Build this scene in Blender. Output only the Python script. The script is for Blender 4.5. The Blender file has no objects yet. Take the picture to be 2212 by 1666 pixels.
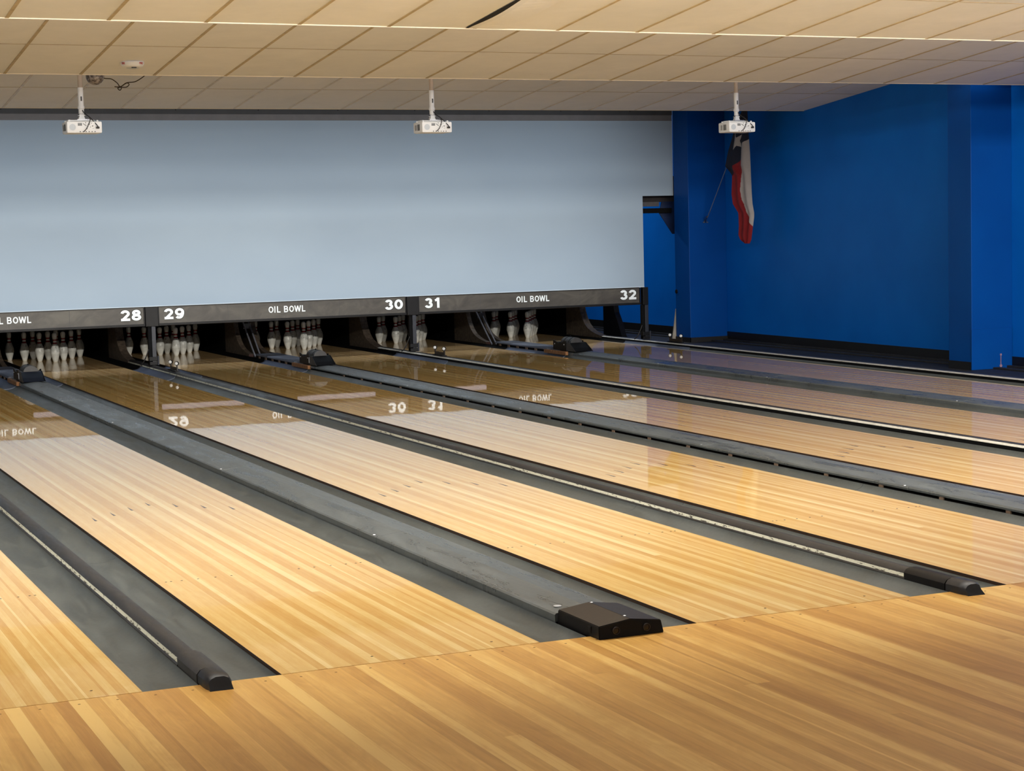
import bpy, bmesh, math, random
from mathutils import Vector, Matrix
random.seed(7)
S = bpy.context.scene
C = S.collection
PI = math.pi

# ------------------------------------------------------------------ camera
F_PX, YAW, PITCH, ROLL = 4103.4, 0.4316, 0.0848, -0.0232
CAM = Vector((-1.9095, -6.7999, 1.6604))
SHX, SHY = 130.45, -5.92
cd = bpy.data.cameras.new('camera'); cam = bpy.data.objects.new('camera', cd); C.objects.link(cam)
fw = Vector((math.sin(YAW)*math.cos(PITCH), math.cos(YAW)*math.cos(PITCH), -math.sin(PITCH)))
rt = Vector((math.cos(YAW), -math.sin(YAW), 0)); up = rt.cross(fw)
r2 = math.cos(ROLL)*rt + math.sin(ROLL)*up; u2 = -math.sin(ROLL)*rt + math.cos(ROLL)*up
m = Matrix((r2, u2, -fw)).transposed().to_4x4(); m.translation = CAM
cam.matrix_world = m
cd.sensor_width = 36; cd.sensor_fit = 'HORIZONTAL'; cd.lens = F_PX/2212*36
cd.shift_x = -SHX/2212; cd.shift_y = SHY/2212
cd.clip_start = 0.05; cd.clip_end = 100
S.camera = cam

# ------------------------------------------------------------------ world, lights, exposure
w = bpy.data.worlds.new('room_light'); S.world = w; w.use_nodes = True
w.node_tree.nodes['Background'].inputs[0].default_value = (1.0, 0.97, 0.95, 1)
w.node_tree.nodes['Background'].inputs[1].default_value = 0.17
S.view_settings.view_transform = 'Standard'; S.view_settings.look = 'None'
S.view_settings.gamma = 1; S.view_settings.exposure = 0.0
try: S.view_settings.use_curve_mapping = False
except Exception: pass

def strip(name, x0, x1, y, z, power, col, tilt, width=0.08, spread=PI):
    l = bpy.data.lights.new(name, 'AREA'); l.shape = 'RECTANGLE'; l.size = x1-x0; l.size_y = width
    l.energy = power; l.color = col; l.spread = spread
    o = bpy.data.objects.new(name, l); o.location = ((x0+x1)/2, y, z)
    o.rotation_euler = (tilt, 0, 0)          # tilt>0 turns the light towards +Y
    C.objects.link(o); return o
EDGE = [1.0, 5.19, 9.31, 13.66]
WARM = (1.0, 0.95, 0.86); COOL = (0.88, 0.95, 1.0)
strip('valance_light', -4.0, 10.6, -3.0, 3.22, 225, WARM, 1.35, spread=1.05)
strip('valance_light', -3.5, 10.6, EDGE[0]+0.16, 3.19, 200, WARM, 0.42)
strip('valance_light', -3.5, 10.6, EDGE[0]+0.14, 3.15, 330, WARM, 1.75)  # extra strip aimed upwards, added to brighten the ceiling field beyond
strip('valance_light', -3.5, 10.6, EDGE[1]+0.16, 3.12, 60, (1.0, .97, .93), 1.1)
strip('valance_light', -3.5, 10.6, EDGE[2]+0.16, 3.12, 18, (1.0, .98, .97), 1.1)
strip('valance_light', -3.5, 9.6, EDGE[3]+0.16, 3.12, 40, COOL, 1.15, spread=1.5)
strip('valance_light', -3.5, 9.6, EDGE[3]+0.18, 3.10, 22, COOL, 0.72, spread=.62)  # extra narrow strip added to brighten the pin decks
strip('added_back_light', 7.6, 10.2, 19.0, 3.5, 70, COOL, 0.0, 0.3)  # unseen lamp added behind the screen to brighten the blue wall there

# ------------------------------------------------------------------ helpers
def tag(o, label=None, cat=None, group=None, kind=None):
    if label: o['label'] = label
    if cat: o['category'] = cat
    if group: o['group'] = group
    if kind: o['kind'] = kind
    return o
def link(o, parent=None):
    C.objects.link(o)
    if parent: o.parent = parent
    return o
def empty(name, loc=(0,0,0), label=None, cat=None, group=None):
    o = bpy.data.objects.new(name, None); o.location = loc; o.empty_display_size = .1
    link(o); return tag(o, label, cat, group)
def mesh(name, bm, mats, parent=None, smooth=False, loc=None, normals=True):
    if normals: bmesh.ops.recalc_face_normals(bm, faces=bm.faces)
    if smooth:
        for f in bm.faces: f.smooth = True
        for e in bm.edges:
            if len(e.link_faces) == 2 and e.calc_face_angle(0) > 0.6: e.smooth = False
    me = bpy.data.meshes.new(name); bm.to_mesh(me); bm.free()
    for mt in (mats if isinstance(mats, (list, tuple)) else [mats]): me.materials.append(mt)
    o = bpy.data.objects.new(name, me)
    if loc: o.location = loc
    return link(o, parent)
def box(bm, x0, x1, y0, y1, z0, z1, mi=0, bev=0):
    vs = [bm.verts.new((x, y, z)) for x in (x0, x1) for y in (y0, y1) for z in (z0, z1)]
    fs = [bm.faces.new([vs[i] for i in q]) for q in ((0,1,3,2),(4,6,7,5),(0,4,5,1),(2,3,7,6),(0,2,6,4),(1,5,7,3))]
    for f in fs: f.material_index = mi
    if bev:
        es = list({e for f in fs for e in f.edges})
        r = bmesh.ops.bevel(bm, geom=es, offset=bev, segments=2, affect='EDGES', profile=.6)
        for f in r['faces']: f.material_index = mi
    return bm
def B(*a, **k): return box(bmesh.new(), *a, **k)
def prism(bm, prof, a0, a1, axis='y', mi=0, cap=True, mis=None, closed=True):
    """profile list of 2d points swept along axis. axis y: (x,z); axis x: (y,z); axis z: (x,y)"""
    def P(p, t):
        return {'y': (p[0], t, p[1]), 'x': (t, p[0], p[1]), 'z': (p[0], p[1], t)}[axis]
    ts = a0 if isinstance(a0, (list, tuple)) else [a0, a1]
    rings = [[bm.verts.new(P(p, t)) for p in prof] for t in ts]
    n = len(prof)
    for r, q in zip(rings[:-1], rings[1:]):
        for i in range(n if closed else n-1):
            j = (i+1) % n
            f = bm.faces.new((r[i], r[j], q[j], q[i])); f.material_index = mis[i] if mis else mi
    if cap and closed:
        for r in (rings[0], rings[-1]):
            f = bm.faces.new(r); f.material_index = mi
    return bm
def lathe(bm, prof, seg=24, c=(0,0,0), axis='z', mi=0, mis=None):
    rings = []
    for r, h in prof:
        ring = []
        for k in range(seg):
            a = 2*PI*k/seg; x, y = r*math.cos(a), r*math.sin(a)
            v = {'z': (x, y, h), 'y': (x, h, y), 'x': (h, x, y)}[axis]
            ring.append(bm.verts.new((v[0]+c[0], v[1]+c[1], v[2]+c[2])))
        rings.append(ring)
    for i, (a, b) in enumerate(zip(rings[:-1], rings[1:])):
        for k in range(seg):
            f = bm.faces.new((a[k], a[(k+1) % seg], b[(k+1) % seg], b[k])); f.material_index = mis[i] if mis else mi
    for r in (rings[0], rings[-1]):
        try:
            f = bm.faces.new(r); f.material_index = mi
        except Exception: pass
    return bm
def tube(bm, pts, r, seg=8, mi=0):
    pts = [Vector(p) for p in pts]; prev = None; n0 = None
    for i, p in enumerate(pts):
        d = (pts[min(i+1, len(pts)-1)] - pts[max(i-1, 0)]).normalized()
        if n0 is None:
            n0 = d.orthogonal().normalized()
        else:
            n0 = (n0 - d*n0.dot(d)); n0 = n0.normalized() if n0.length > 1e-6 else d.orthogonal().normalized()
        b = d.cross(n0)
        ring = [bm.verts.new(p + r*(math.cos(2*PI*k/seg)*n0 + math.sin(2*PI*k/seg)*b)) for k in range(seg)]
        if prev:
            for k in range(seg):
                f = bm.faces.new((prev[k], prev[(k+1) % seg], ring[(k+1) % seg], ring[k])); f.material_index = mi
        else: bm.faces.new(ring).material_index = mi
        prev = ring
    bm.faces.new(prev).material_index = mi
    return bm
def smoothpts(pts, n=6):
    P = [Vector(p) for p in pts]; out = []
    for i in range(len(P)-1):
        a, b, c, d = P[max(i-1, 0)], P[i], P[i+1], P[min(i+2, len(P)-1)]
        for k in range(n):
            t = k/n
            out.append(.5*((2*b)+(c-a)*t+(2*a-5*b+4*c-d)*t*t+(3*b-a-3*c+d)*t**3))
    out.append(P[-1]); return out
def inpoly(x, y, poly):
    c = False; j = len(poly)-1
    for i in range(len(poly)):
        xi, yi = poly[i]; xj, yj = poly[j]
        if (yi > y) != (yj > y) and x < (xj-xi)*(y-yi)/(yj-yi)+xi: c = not c
        j = i
    return c

# ------------------------------------------------------------------ materials
def srgb(r, g, b):
    f = lambda c: (c/255/12.92) if c/255 <= .04045 else ((c/255+.055)/1.055)**2.4
    return (f(r), f(g), f(b), 1)
class N:
    def __init__(s, name):
        s.m = bpy.data.materials.new(name); s.m.use_nodes = True; s.t = s.m.node_tree
        s.p = s.t.nodes['Principled BSDF']
    def n(s, typ, **k):
        o = s.t.nodes.new(typ)
        for a, v in k.items(): setattr(o, a, v)
        return o
    def l(s, a, b): s.t.links.new(a, b)
    def val(s, sock, v):
        if hasattr(v, 'is_linked') or isinstance(v, bpy.types.NodeSocket): s.l(v, sock)
        else: sock.default_value = v
    def math(s, op, a, b=0.0, c=None):
        o = s.n('ShaderNodeMath', operation=op); s.val(o.inputs[0], a); s.val(o.inputs[1], b)
        if c is not None: s.val(o.inputs[2], c)
        return o.outputs[0]
    def xyz(s, kind='Object'):
        t = s.n('ShaderNodeTexCoord'); q = s.n('ShaderNodeSeparateXYZ'); s.l(t.outputs[kind], q.inputs[0])
        return t.outputs[kind], q.outputs
    def comb(s, x, y, z=0.0):
        o = s.n('ShaderNodeCombineXYZ'); s.val(o.inputs[0], x); s.val(o.inputs[1], y); s.val(o.inputs[2], z); return o.outputs[0]
    def noise(s, vec, scale=5, detail=3, rough=.5, dist=0.0):
        o = s.n('ShaderNodeTexNoise'); s.l(vec, o.inputs['Vector'])
        o.inputs['Scale'].default_value = scale; o.inputs['Detail'].default_value = detail
        o.inputs['Roughness'].default_value = rough; o.inputs['Distortion'].default_value = dist
        return o.outputs[0]
    def white(s, vec):
        o = s.n('ShaderNodeTexWhiteNoise', noise_dimensions='3D'); s.l(vec, o.inputs['Vector']); return o.outputs['Value']
    def ramp(s, fac, stops, interp='LINEAR'):
        o = s.n('ShaderNodeValToRGB'); o.color_ramp.interpolation = interp; e = o.color_ramp.elements
        while len(e) > 1: e.remove(e[-1])
        e[0].position = stops[0][0]; e[0].color = stops[0][1]
        for p, c in stops[1:]:
            q = e.new(p); q.color = c
        s.l(fac, o.inputs[0]); return o.outputs[0]
    def mix(s, fac, a, b, mode='MIX'):
        o = s.n('ShaderNodeMix', data_type='RGBA', blend_type=mode)
        s.val(o.inputs[0], fac); s.val(o.inputs[6], a); s.val(o.inputs[7], b); return o.outputs[2]
    def bump(s, h, strength=.1, dist=.01):
        o = s.n('ShaderNodeBump'); o.inputs['Strength'].default_value = strength; o.inputs['Distance'].default_value = dist
        s.l(h, o.inputs['Height']); s.l(o.outputs[0], s.p.inputs['Normal'])
    def out(s, col=None, rough=None, metal=None, spec=None, coat=None, ior=None):
        I = s.p.inputs
        if col is not None: s.val(I['Base Color'], col)
        if rough is not None: s.val(I['Roughness'], rough)
        if metal is not None: s.val(I['Metallic'], metal)
        if spec is not None: s.val(I['Specular IOR Level'], spec)
        if coat is not None: s.val(I['Coat Weight'], coat)
        if ior is not None: s.val(I['IOR'], ior)
        return s.m

def plain(name, col, rough=.5, metal=0, var=.12, scale=8, spec=.5):
    s = N(name); v, _ = s.xyz()
    n = s.noise(v, scale, 4, .6)
    dark = tuple(c*(1-var*2) for c in col[:3])+(1,); lite = tuple(min(1, c*(1+var)) for c in col[:3])+(1,)
    return s.out(s.ramp(n, [(.3, dark), (.7, lite)]), rough, metal, spec)

def wood(name, tones, gw, rough, piece=40.0, grain=.35, ripple=0.0, spec=.5, warm=None):
    """maple strips running along Y; gw = width of one strip"""
    s = N(name); v, (x, y, z) = s.xyz()
    bi = s.math('FLOOR', s.math('DIVIDE', x, gw))
    off = s.math('MULTIPLY', s.white(s.comb(bi, 3.3, 1.0)), 50.0)
    seg = s.math('FLOOR', s.math('DIVIDE', s.math('ADD', y, off), piece))
    r1 = s.white(s.comb(bi, seg, 7.0))
    bi2 = s.math('FLOOR', s.math('DIVIDE', s.math('ADD', x, .011), gw*2.0))
    r2 = s.white(s.comb(bi2, seg, 2.0))
    # slow change of tone along each strip and fine grain lines
    g1 = s.noise(s.comb(s.math('MULTIPLY', x, 34.0), s.math('MULTIPLY', y, .55), r1), 1.0, 4, .6, .6)
    g2 = s.noise(s.comb(s.math('MULTIPLY', x, 300.0), s.math('MULTIPLY', y, 3.0), r1), 1.0, 2, .5)
    g3 = s.noise(s.comb(s.math('MULTIPLY', x, 11.0), s.math('MULTIPLY', y, 2.2), s.math('MULTIPLY', r1, 9.0)), 1.0, 5, .6, 2.2)
    f = s.math('ADD', s.math('MULTIPLY', r1, .55), s.math('MULTIPLY', r2, .45))
    f = s.math('ADD', f, s.math('MULTIPLY', s.math('SUBTRACT', g1, .5), grain*1.6))
    f = s.math('ADD', f, s.math('MULTIPLY', s.math('SUBTRACT', g3, .5), grain*1.3))
    f = s.math('ADD', f, s.math('MULTIPLY', s.math('SUBTRACT', g2, .5), grain*.5))
    n = len(tones)
    col = s.ramp(f, [(.12+.76*i/(n-1), t) for i, t in enumerate(tones)])
    fr = s.math('ABSOLUTE', s.math('SUBTRACT', s.math('FRACT', s.math('DIVIDE', x, gw)), .5))
    seam = s.math('GREATER_THAN', fr, .482)
    col = s.mix(s.math('MULTIPLY', seam, .07), col, (.22, .10, .03, 1))
    h = s.noise(s.comb(s.math('MULTIPLY', x, 3.0), s.math('MULTIPLY', y, .9), 0.0), 1.0, 2, .5)
    if ripple: s.bump(h, ripple, .02)
    return s.out(col, rough, 0, spec)

LT = [srgb(212, 163, 94), srgb(225, 182, 110), srgb(236, 199, 130), srgb(247, 219, 157)]
m_lane = wood('lane_maple', LT, .036, .022, grain=.30, ripple=.03)
m_deck = wood('brightened_deck_maple', [srgb(222, 178, 120), srgb(236, 196, 138), srgb(244, 208, 152)], .036, .06, grain=.25, ripple=.02, spec=.22)  # lighter tones: brighter light on the decks is put into the colour
m_appr = wood('approach_maple', [srgb(192, 140, 70), srgb(210, 160, 84), srgb(226, 178, 98), srgb(242, 202, 122)], .056, .30, grain=.46, ripple=.0, spec=.4)
m_edge = plain('lane_edge_wood', srgb(60, 38, 24), .5, scale=30)
m_inlay = plain('dark_inlay', srgb(92, 66, 40), .12)
m_gap = plain('black_gap', (.004, .004, .004, 1), .9)

def rubber(name, base, wearc, rough=.42, wear=.5, dust=.5):
    s = N(name); v, (x, y, z) = s.xyz()
    a = s.noise(s.comb(s.math('MULTIPLY', x, 9.0), s.math('MULTIPLY', y, 1.6), z), 1.0, 5, .65, .8)
    b = s.noise(v, 45, 3, .6)
    f = s.math('ADD', s.math('MULTIPLY', a, .75), s.math('MULTIPLY', b, .25))
    col = s.ramp(f, [(.34, base), (.66, wearc)])
    d = s.noise(s.comb(s.math('MULTIPLY', x, 30.0), s.math('MULTIPLY', y, 6.0), z), 1.0, 4, .75, 1.5)
    col = s.mix(s.math('MULTIPLY', s.math('GREATER_THAN', d, .70), dust*.4), col, srgb(150, 148, 132))
    s.bump(b, .05, .004)
    return s.out(col, s.ramp(a, [(.3, (rough-.1,)*3+(1,)), (.7, (rough+.15,)*3+(1,))]), 0, .45)
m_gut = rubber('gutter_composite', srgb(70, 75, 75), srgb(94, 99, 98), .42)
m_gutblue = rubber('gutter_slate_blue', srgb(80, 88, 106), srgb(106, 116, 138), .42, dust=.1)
m_cover = rubber('cover_grey', srgb(82, 86, 86), srgb(106, 112, 114), .30, dust=.15)
m_capdark = rubber('cap_charcoal', srgb(42, 42, 44), srgb(66, 65, 66), .38, dust=.25)
m_black = plain('black_plastic', srgb(15, 15, 18), .45, scale=20, spec=.25)
m_blackmat = plain('black_board', srgb(10, 10, 12), .8, scale=6, spec=.15)
m_brownblk = plain('brown_black_metal', srgb(44, 37, 32), .38, scale=20)
m_blueblk = plain('blue_black_metal', srgb(26, 31, 44), .35, scale=20)
m_steel = plain('worn_steel', srgb(150, 150, 155), .3, 1.0)
m_rod = plain('grey_rod', srgb(128, 130, 140), .3, .2)
m_screw = plain('bright_screw', srgb(225, 228, 235), .3, .3)
m_lens = plain('dark_red_lens', srgb(14, 5, 7), .35)
m_ring = plain('lens_ring', srgb(62, 58, 62), .5)
m_tan = plain('raw_timber', srgb(150, 104, 64), .7, scale=25, var=.25)
m_kickwood = plain('dark_stained_wood', srgb(56, 26, 20), .5, scale=14, var=.35, spec=.2)
m_kicklip = plain('worn_kick_edge', srgb(92, 80, 68), .55, scale=25, var=.3)
m_slate = rubber('slate_cover', srgb(76, 82, 96), srgb(112, 118, 132), .38, dust=.5)
m_postm = plain('dark_blue_grey_metal', srgb(33, 37, 48), .45, scale=12)
m_white = plain('white_plastic', srgb(236, 238, 240), .38, var=.03)
m_whitegrey = plain('pale_grey_plastic', srgb(200, 208, 216), .5, var=.05)
m_beige = plain('beige_pipe', srgb(196, 178, 160), .5, var=.04)
m_sidebeige = plain('dusty_white_plastic', srgb(214, 206, 196), .5, var=.05)
m_darkvent = plain('dark_vent', srgb(56, 60, 64), .6)
m_cable = plain('black_cable', srgb(20, 20, 22), .5)
m_cord = plain('brown_cord', srgb(52, 38, 22), .6)
m_ltr = plain('white_lettering', srgb(240, 246, 248), .5, var=.03)
m_ltrout = plain('lettering_outline', srgb(32, 36, 32), .6)

def white_strip():
    s = N('chipped_white_strip'); v, (x, y, z) = s.xyz()
    a = s.noise(s.comb(s.math('MULTIPLY', x, 90.0), s.math('MULTIPLY', y, 14.0), s.math('MULTIPLY', z, 90.0)), 1.0, 5, .75)
    col = s.mix(s.math('GREATER_THAN', a, .575), srgb(206, 206, 188), srgb(70, 66, 58))
    b = s.noise(s.comb(x, s.math('MULTIPLY', y, .8), 0.0), 1.0, 2, .5)
    return s.out(col, .6)
m_strip = white_strip()
def clean_strip():
    s = N('white_strip'); v, (x, y, z) = s.xyz()
    a = s.noise(s.comb(s.math('MULTIPLY', x, 40.0), s.math('MULTIPLY', y, 9.0), 0.0), 1.0, 5, .7)
    return s.out(s.ramp(a, [(.3, srgb(160, 156, 144)), (.5, srgb(214, 212, 202))]), .5)
m_strip2 = clean_strip()

def pin_mat():
    s = N('bowling_pin_lacquer'); v, (x, y, z) = s.xyz()
    oi = s.n('ShaderNodeObjectInfo'); rnd = s.math('MULTIPLY', oi.outputs['Random'], 40.0)
    a = s.noise(s.comb(s.math('ADD', x, rnd), y, z), 38, 4, .7)
    belly = s.math('MULTIPLY', s.math('GREATER_THAN', z, .135), s.math('LESS_THAN', z, .215))
    body = s.ramp(s.noise(s.comb(s.math('ADD', x, rnd), y, z), 14, 4, .6), [(.3, srgb(198, 199, 192)), (.65, srgb(228, 230, 224))])
    c = s.mix(s.math('MULTIPLY', s.math('GREATER_THAN', a, .61), s.math('MULTIPLY', belly, .75)), body, srgb(48, 42, 44))
    def band(lo, hi): return s.math('MULTIPLY', s.math('GREATER_THAN', z, lo), s.math('LESS_THAN', z, hi))
    red = s.math('ADD', band(.234, .254), band(.275, .294))
    c = s.mix(red, c, srgb(128, 12, 18))
    ring = s.math('ADD', band(.128, .131), band(.096, .0985))
    c = s.mix(s.math('MULTIPLY', ring, .3), c, srgb(110, 105, 95))
    return s.out(c, .28)
m_pin = pin_mat()
m_pinbase = plain('pin_base_ring', srgb(150, 148, 138), .5)

def blue_wall(name, base, lite):
    s = N(name); v, (x, y, z) = s.xyz()
    n = s.noise(v, 1.4, 3, .5)
    c = s.ramp(n, [(.3, base), (.7, lite)])
    ch = s.noise(v, 26, 3, .8)
    low = s.math('LESS_THAN', z, .6)
    c = s.mix(s.math('MULTIPLY', s.math('GREATER_THAN', ch, .80), low), c, srgb(200, 190, 190))
    s.bump(s.noise(v, 120, 2, .6), .08, .003)
    return s.out(c, .42, 0, .12)
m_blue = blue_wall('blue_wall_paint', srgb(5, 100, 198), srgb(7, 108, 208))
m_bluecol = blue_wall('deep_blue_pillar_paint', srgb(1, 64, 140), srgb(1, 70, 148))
m_bluedk = plain('dark_blue_paint', srgb(12, 36, 78), .6)
def mask_mat():
    s = N('grey_blue_screen_paint'); v, (x, y, z) = s.xyz()
    n = s.noise(s.comb(s.math('MULTIPLY', x, .5), z, 0.0), 1.0, 3, .5)
    s.bump(s.noise(v, 260, 2, .5), .04, .002)
    return s.out(s.ramp(n, [(.3, srgb(158, 174, 190)), (.7, srgb(165, 181, 196))]), .65, 0, .25)
m_mask = mask_mat()
m_maskgrey = plain('grey_trim_board', srgb(120, 117, 118), .7, var=.05)
m_maskdark = plain('dark_grey_trim_board', srgb(70, 70, 72), .7, var=.06)
m_maskedge = plain('screen_edge', srgb(215, 225, 232), .6, var=.02)
def marble():
    s = N('brown_grey_marbled_panel'); v, (x, y, z) = s.xyz()
    a = s.noise(s.comb(s.math('MULTIPLY', x, 2.2), y, s.math('MULTIPLY', z, 3.5)), 1.0, 5, .6, 2.5)
    return s.out(s.ramp(a, [(.28, srgb(62, 58, 55)), (.5, srgb(75, 71, 66)), (.72, srgb(90, 86, 78))]), .38, 0, .4)
m_marble = marble()
def tile_mat(i, lo, hi):
    s = N('ceiling_tile_paint_%d' % i); v, (x, y, z) = s.xyz()
    tx = s.math('FLOOR', s.math('DIVIDE', s.math('SUBTRACT', x, TX[i]), .6096)); ty = s.math('FLOOR', s.math('DIVIDE', s.math('SUBTRACT', EDGE[i], y), 1.2192))
    r = s.white(s.comb(tx, ty, float(i)))
    n = s.noise(v, 1.6, 4, .6, .8); n2 = s.noise(v, 9, 4, .7)
    f = s.math('ADD', s.math('MULTIPLY', n, .5), s.math('ADD', s.math('MULTIPLY', n2, .2), s.math('MULTIPLY', r, .3)))
    c = s.ramp(f, [(.25, lo), (.7, hi)])
    st = s.noise(s.comb(s.math('MULTIPLY', x, 2.0), s.math('MULTIPLY', y, 7.0), r), 1.0, 5, .75, 1.0)
    c = s.mix(s.math('MULTIPLY', s.math('GREATER_THAN', st, .72), .22), c, srgb(120, 84, 50))
    s.bump(s.noise(v, 200, 2, .6), .1, .003)
    return s.out(c, .85, 0, .2)
TX = [0.0, -0.099, 0.485, 1.099]
m_tile = [tile_mat(i, srgb(222, 226, 232), srgb(240, 242, 247)) for i in range(4)]
m_tbar = plain('tan_ceiling_grid', srgb(192, 176, 146), .6)
m_tbar3 = plain('pale_ceiling_grid', srgb(214, 204, 192), .5)
m_tbaredge = plain('cream_ceiling_edge', srgb(240, 228, 204), .5, var=.03)
m_seam = plain('tile_joint_shadow_gap', srgb(150, 130, 100), .9)
m_base = plain('black_baseboard_rubber', srgb(14, 13, 16), .5)
m_dfloor = rubber('dark_side_floor', srgb(26, 27, 30), srgb(42, 43, 48), .6, dust=.1)
m_red = plain('flag_red', srgb(140, 22, 32), .8, var=.08)
m_fwhite = plain('flag_white', srgb(180, 174, 176), .8, var=.04)
m_navy = plain('flag_navy', srgb(20, 24, 48), .8, var=.08)
m_ftext = plain('red_print', srgb(190, 60, 60), .5)
def mirror():
    s = N('mirror_mosaic'); v, (x, y, z) = s.xyz()
    vo = s.n('ShaderNodeTexVoronoi', feature='F1'); s.l(v, vo.inputs['Vector']); vo.inputs['Scale'].default_value = 55
    bw = s.n('ShaderNodeRGBToBW'); s.l(vo.outputs['Color'], bw.inputs[0])
    return s.out(s.ramp(bw.outputs[0], [(.3, srgb(92, 84, 78)), (.7, srgb(176, 166, 158))]), .4, .2)
m_mirror = mirror()

# ------------------------------------------------------------------ layout
LW = 1.054; WN, WW = .519, .706
LX = {26: -1.573, 27: 0.0, 28: 1.760, 29: 3.333, 30: 5.093, 31: 6.666, 32: 8.426}
NARROW = {'26/27': -.2595, '28/29': 3.0735, '30/31': 6.4065, '32/wall': 9.7395}
WIDE = {'27/28': 1.407, '29/30': 4.740, '31/32': 8.073}
WALLX = 10.78
MY = 16.2                       # plane of the masking units

# ------------------------------------------------------------------ shell
bm = B(-4.5, WALLX+.3, -7.5, 22.2, -.35, -.12); tag(mesh('floor', bm, m_blackmat), kind='structure')
bm = B(-4.5, WALLX, -7.5, -.004, -.12, 0.0)
ap = mesh('floor', bm, m_appr); tag(ap, kind='structure')
# black gap line between approach and lanes is the 4 mm joint left open here
bm = B(WALLX, WALLX+.2, -7.5, 22, -.12, 4.2); tag(mesh('wall_right', bm, m_blue), kind='structure')
bm = B(-4.5, WALLX+.2, 22, 22.2, -.12, 4.2); tag(mesh('wall_back', bm, m_blackmat), kind='structure')

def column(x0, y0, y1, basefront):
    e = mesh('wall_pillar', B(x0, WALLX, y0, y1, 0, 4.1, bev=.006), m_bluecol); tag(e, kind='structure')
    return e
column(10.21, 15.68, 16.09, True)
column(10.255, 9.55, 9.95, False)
# base trims
bm = bmesh.new(); box(bm, WALLX-.008, WALLX, -7.5, 9.55, 0, .12); box(bm, WALLX-.008, WALLX, 9.95, 15.68, 0, .125); box(bm, WALLX-.008, WALLX, 16.09, 22, 0, .13)
tag(mesh('baseboard_right', bm, m_base), kind='structure')
bm = bmesh.new(); box(bm, 10.202, 10.21, 15.672, 16.09, 0, .065); box(bm, 10.202, WALLX-.008, 15.672, 15.68, 0, .065)
tag(mesh('baseboard_right', bm, m_base), kind='structure')
bm = B(10.247, 10.255, 9.56, 9.95, 0, .085); tag(mesh('baseboard_right', bm, m_base), kind='structure')
bm = bmesh.new(); box(bm, 10.247, WALLX-.01, 9.538, 9.55, 0.001, .43, bev=.003)
o = tag(mesh('repair_panel', bm, m_bluecol), 'blue painted patch panel fixed over the foot of the right hand pillar', 'panel')
bm = bmesh.new(); lathe(bm, [(.012, 0), (.012, -.006)], 10, (10.62, 9.538, .148), 'y'); lathe(bm, [(.016, 0), (.016, -.006)], 10, (10.62, 9.538, .03), 'y')
box(bm, 10.616, 10.624, 9.534, 9.538, .03, .148)
mesh('scuff_chip', bm, plain('chipped_plaster', srgb(150, 120, 140), .8), o)

# side floor strip next to lane 32
bm = bmesh.new(); box(bm, 9.80, WALLX, 0.0, 22, -.12, 0.0)
box(bm, 10.52, 10.60, 3, 22, 0, .018, bev=.004); box(bm, 10.70, 10.745, 3, 22, 0, .03, bev=.004)
tag(mesh('floor', bm, m_dfloor), kind='structure')

# ------------------------------------------------------------------ ceiling, a saw tooth of four fields
Z0 = 2.968; SL = .100
for i, ye in enumerate(EDGE):
    y0 = (EDGE[i-1]+.02) if i else -3.2
    zs = Z0 + .0
    bm = bmesh.new()
    zz = lambda y: zs + SL*(ye-y)
    prism(bm, [(y0, zz(y0)), (ye, zz(ye)), (ye, zz(ye)+.02), (y0, zz(y0)+.02)], -4.5, WALLX, axis='x')
    tag(mesh('ceiling', bm, m_tile[i]), kind='structure')
    # grid bars along the lanes
    bm = bmesh.new()
    x = TX[i] - .6096*8; dn = .004
    while x < WALLX:
        if x > -4.4:
            hw = .0115
            prism(bm, [(y0, zz(y0)-dn), (ye, zz(ye)-dn), (ye, zz(ye)+.001), (y0, zz(y0)+.001)], x-hw, x+hw, axis='x')
        x += .6096
    tag(mesh('trim_grid', bm, m_tbar3 if i == 3 else m_tbar), kind='structure')
    bm = bmesh.new(); k = 1
    while ye-1.2192*k > y0:
        y = ye-1.2192*k
        prism(bm, [(y-.003, zz(y)-.002), (y+.003, zz(y)-.002), (y+.003, zz(y)+.001), (y-.003, zz(y)+.001)], -4.5, WALLX, axis='x'); k += 1
    tag(mesh('trim_joint', bm, m_seam), kind='structure')
    # end angle + fascia rising to the next field
    bm = bmesh.new(); box(bm, -4.5, WALLX, ye-.004, ye+.004, Z0-.005, Z0+.004)
    tag(mesh('trim_edge', bm, m_tbaredge), kind='structure')
    bm = bmesh.new(); box(bm, -4.5, WALLX, ye+.004, ye+.02, Z0-.006, 3.47 if i < 3 else 3.9)
    tag(mesh('trim_fascia', bm, m_tile[i] if i < 3 else m_maskdark), kind='structure')
bm = B(-4.5, WALLX, 13.68, 22, 3.9, 3.95); tag(mesh('ceiling', bm, m_blackmat), kind='structure')
# drooping corner of one near tile and the gap it leaves
bm = bmesh.new()
n = 14; xs = 2.865; yA, yB = 3.97, 5.17
for k in range(n):
    for kk in (k, k+1): pass
pts = []
for k in range(n+1):
    t = k/n; y = yB+(yA-yB)*t; g = math.sin(PI*min(1, t*1.15))**1.3*.018 if t < .87 else 0
    pts.append((y, g))
for (y1, g1), (y2, g2) in zip(pts[:-1], pts[1:]):
    za, zb = Z0+SL*(5.19-y1)-.0045, Z0+SL*(5.19-y2)-.0045
    vs = [bm.verts.new((xs+.010, y1, za)), bm.verts.new((xs+.010, y2, zb)), bm.verts.new((xs+.010+.02, y2, zb-g2)), bm.verts.new((xs+.010+.02, y1, za-g1))]
    if g1 > 0 or g2 > 0:
        f = bm.faces.new(vs); f.material_index = 1
    us = [bm.verts.new((xs+.03, y1, za-g1)), bm.verts.new((xs+.03, y2, zb-g2)), bm.verts.new((xs+.32, y2, zb+.002)), bm.verts.new((xs+.32, y1, za+.002))]
    bm.faces.new(us)
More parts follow.
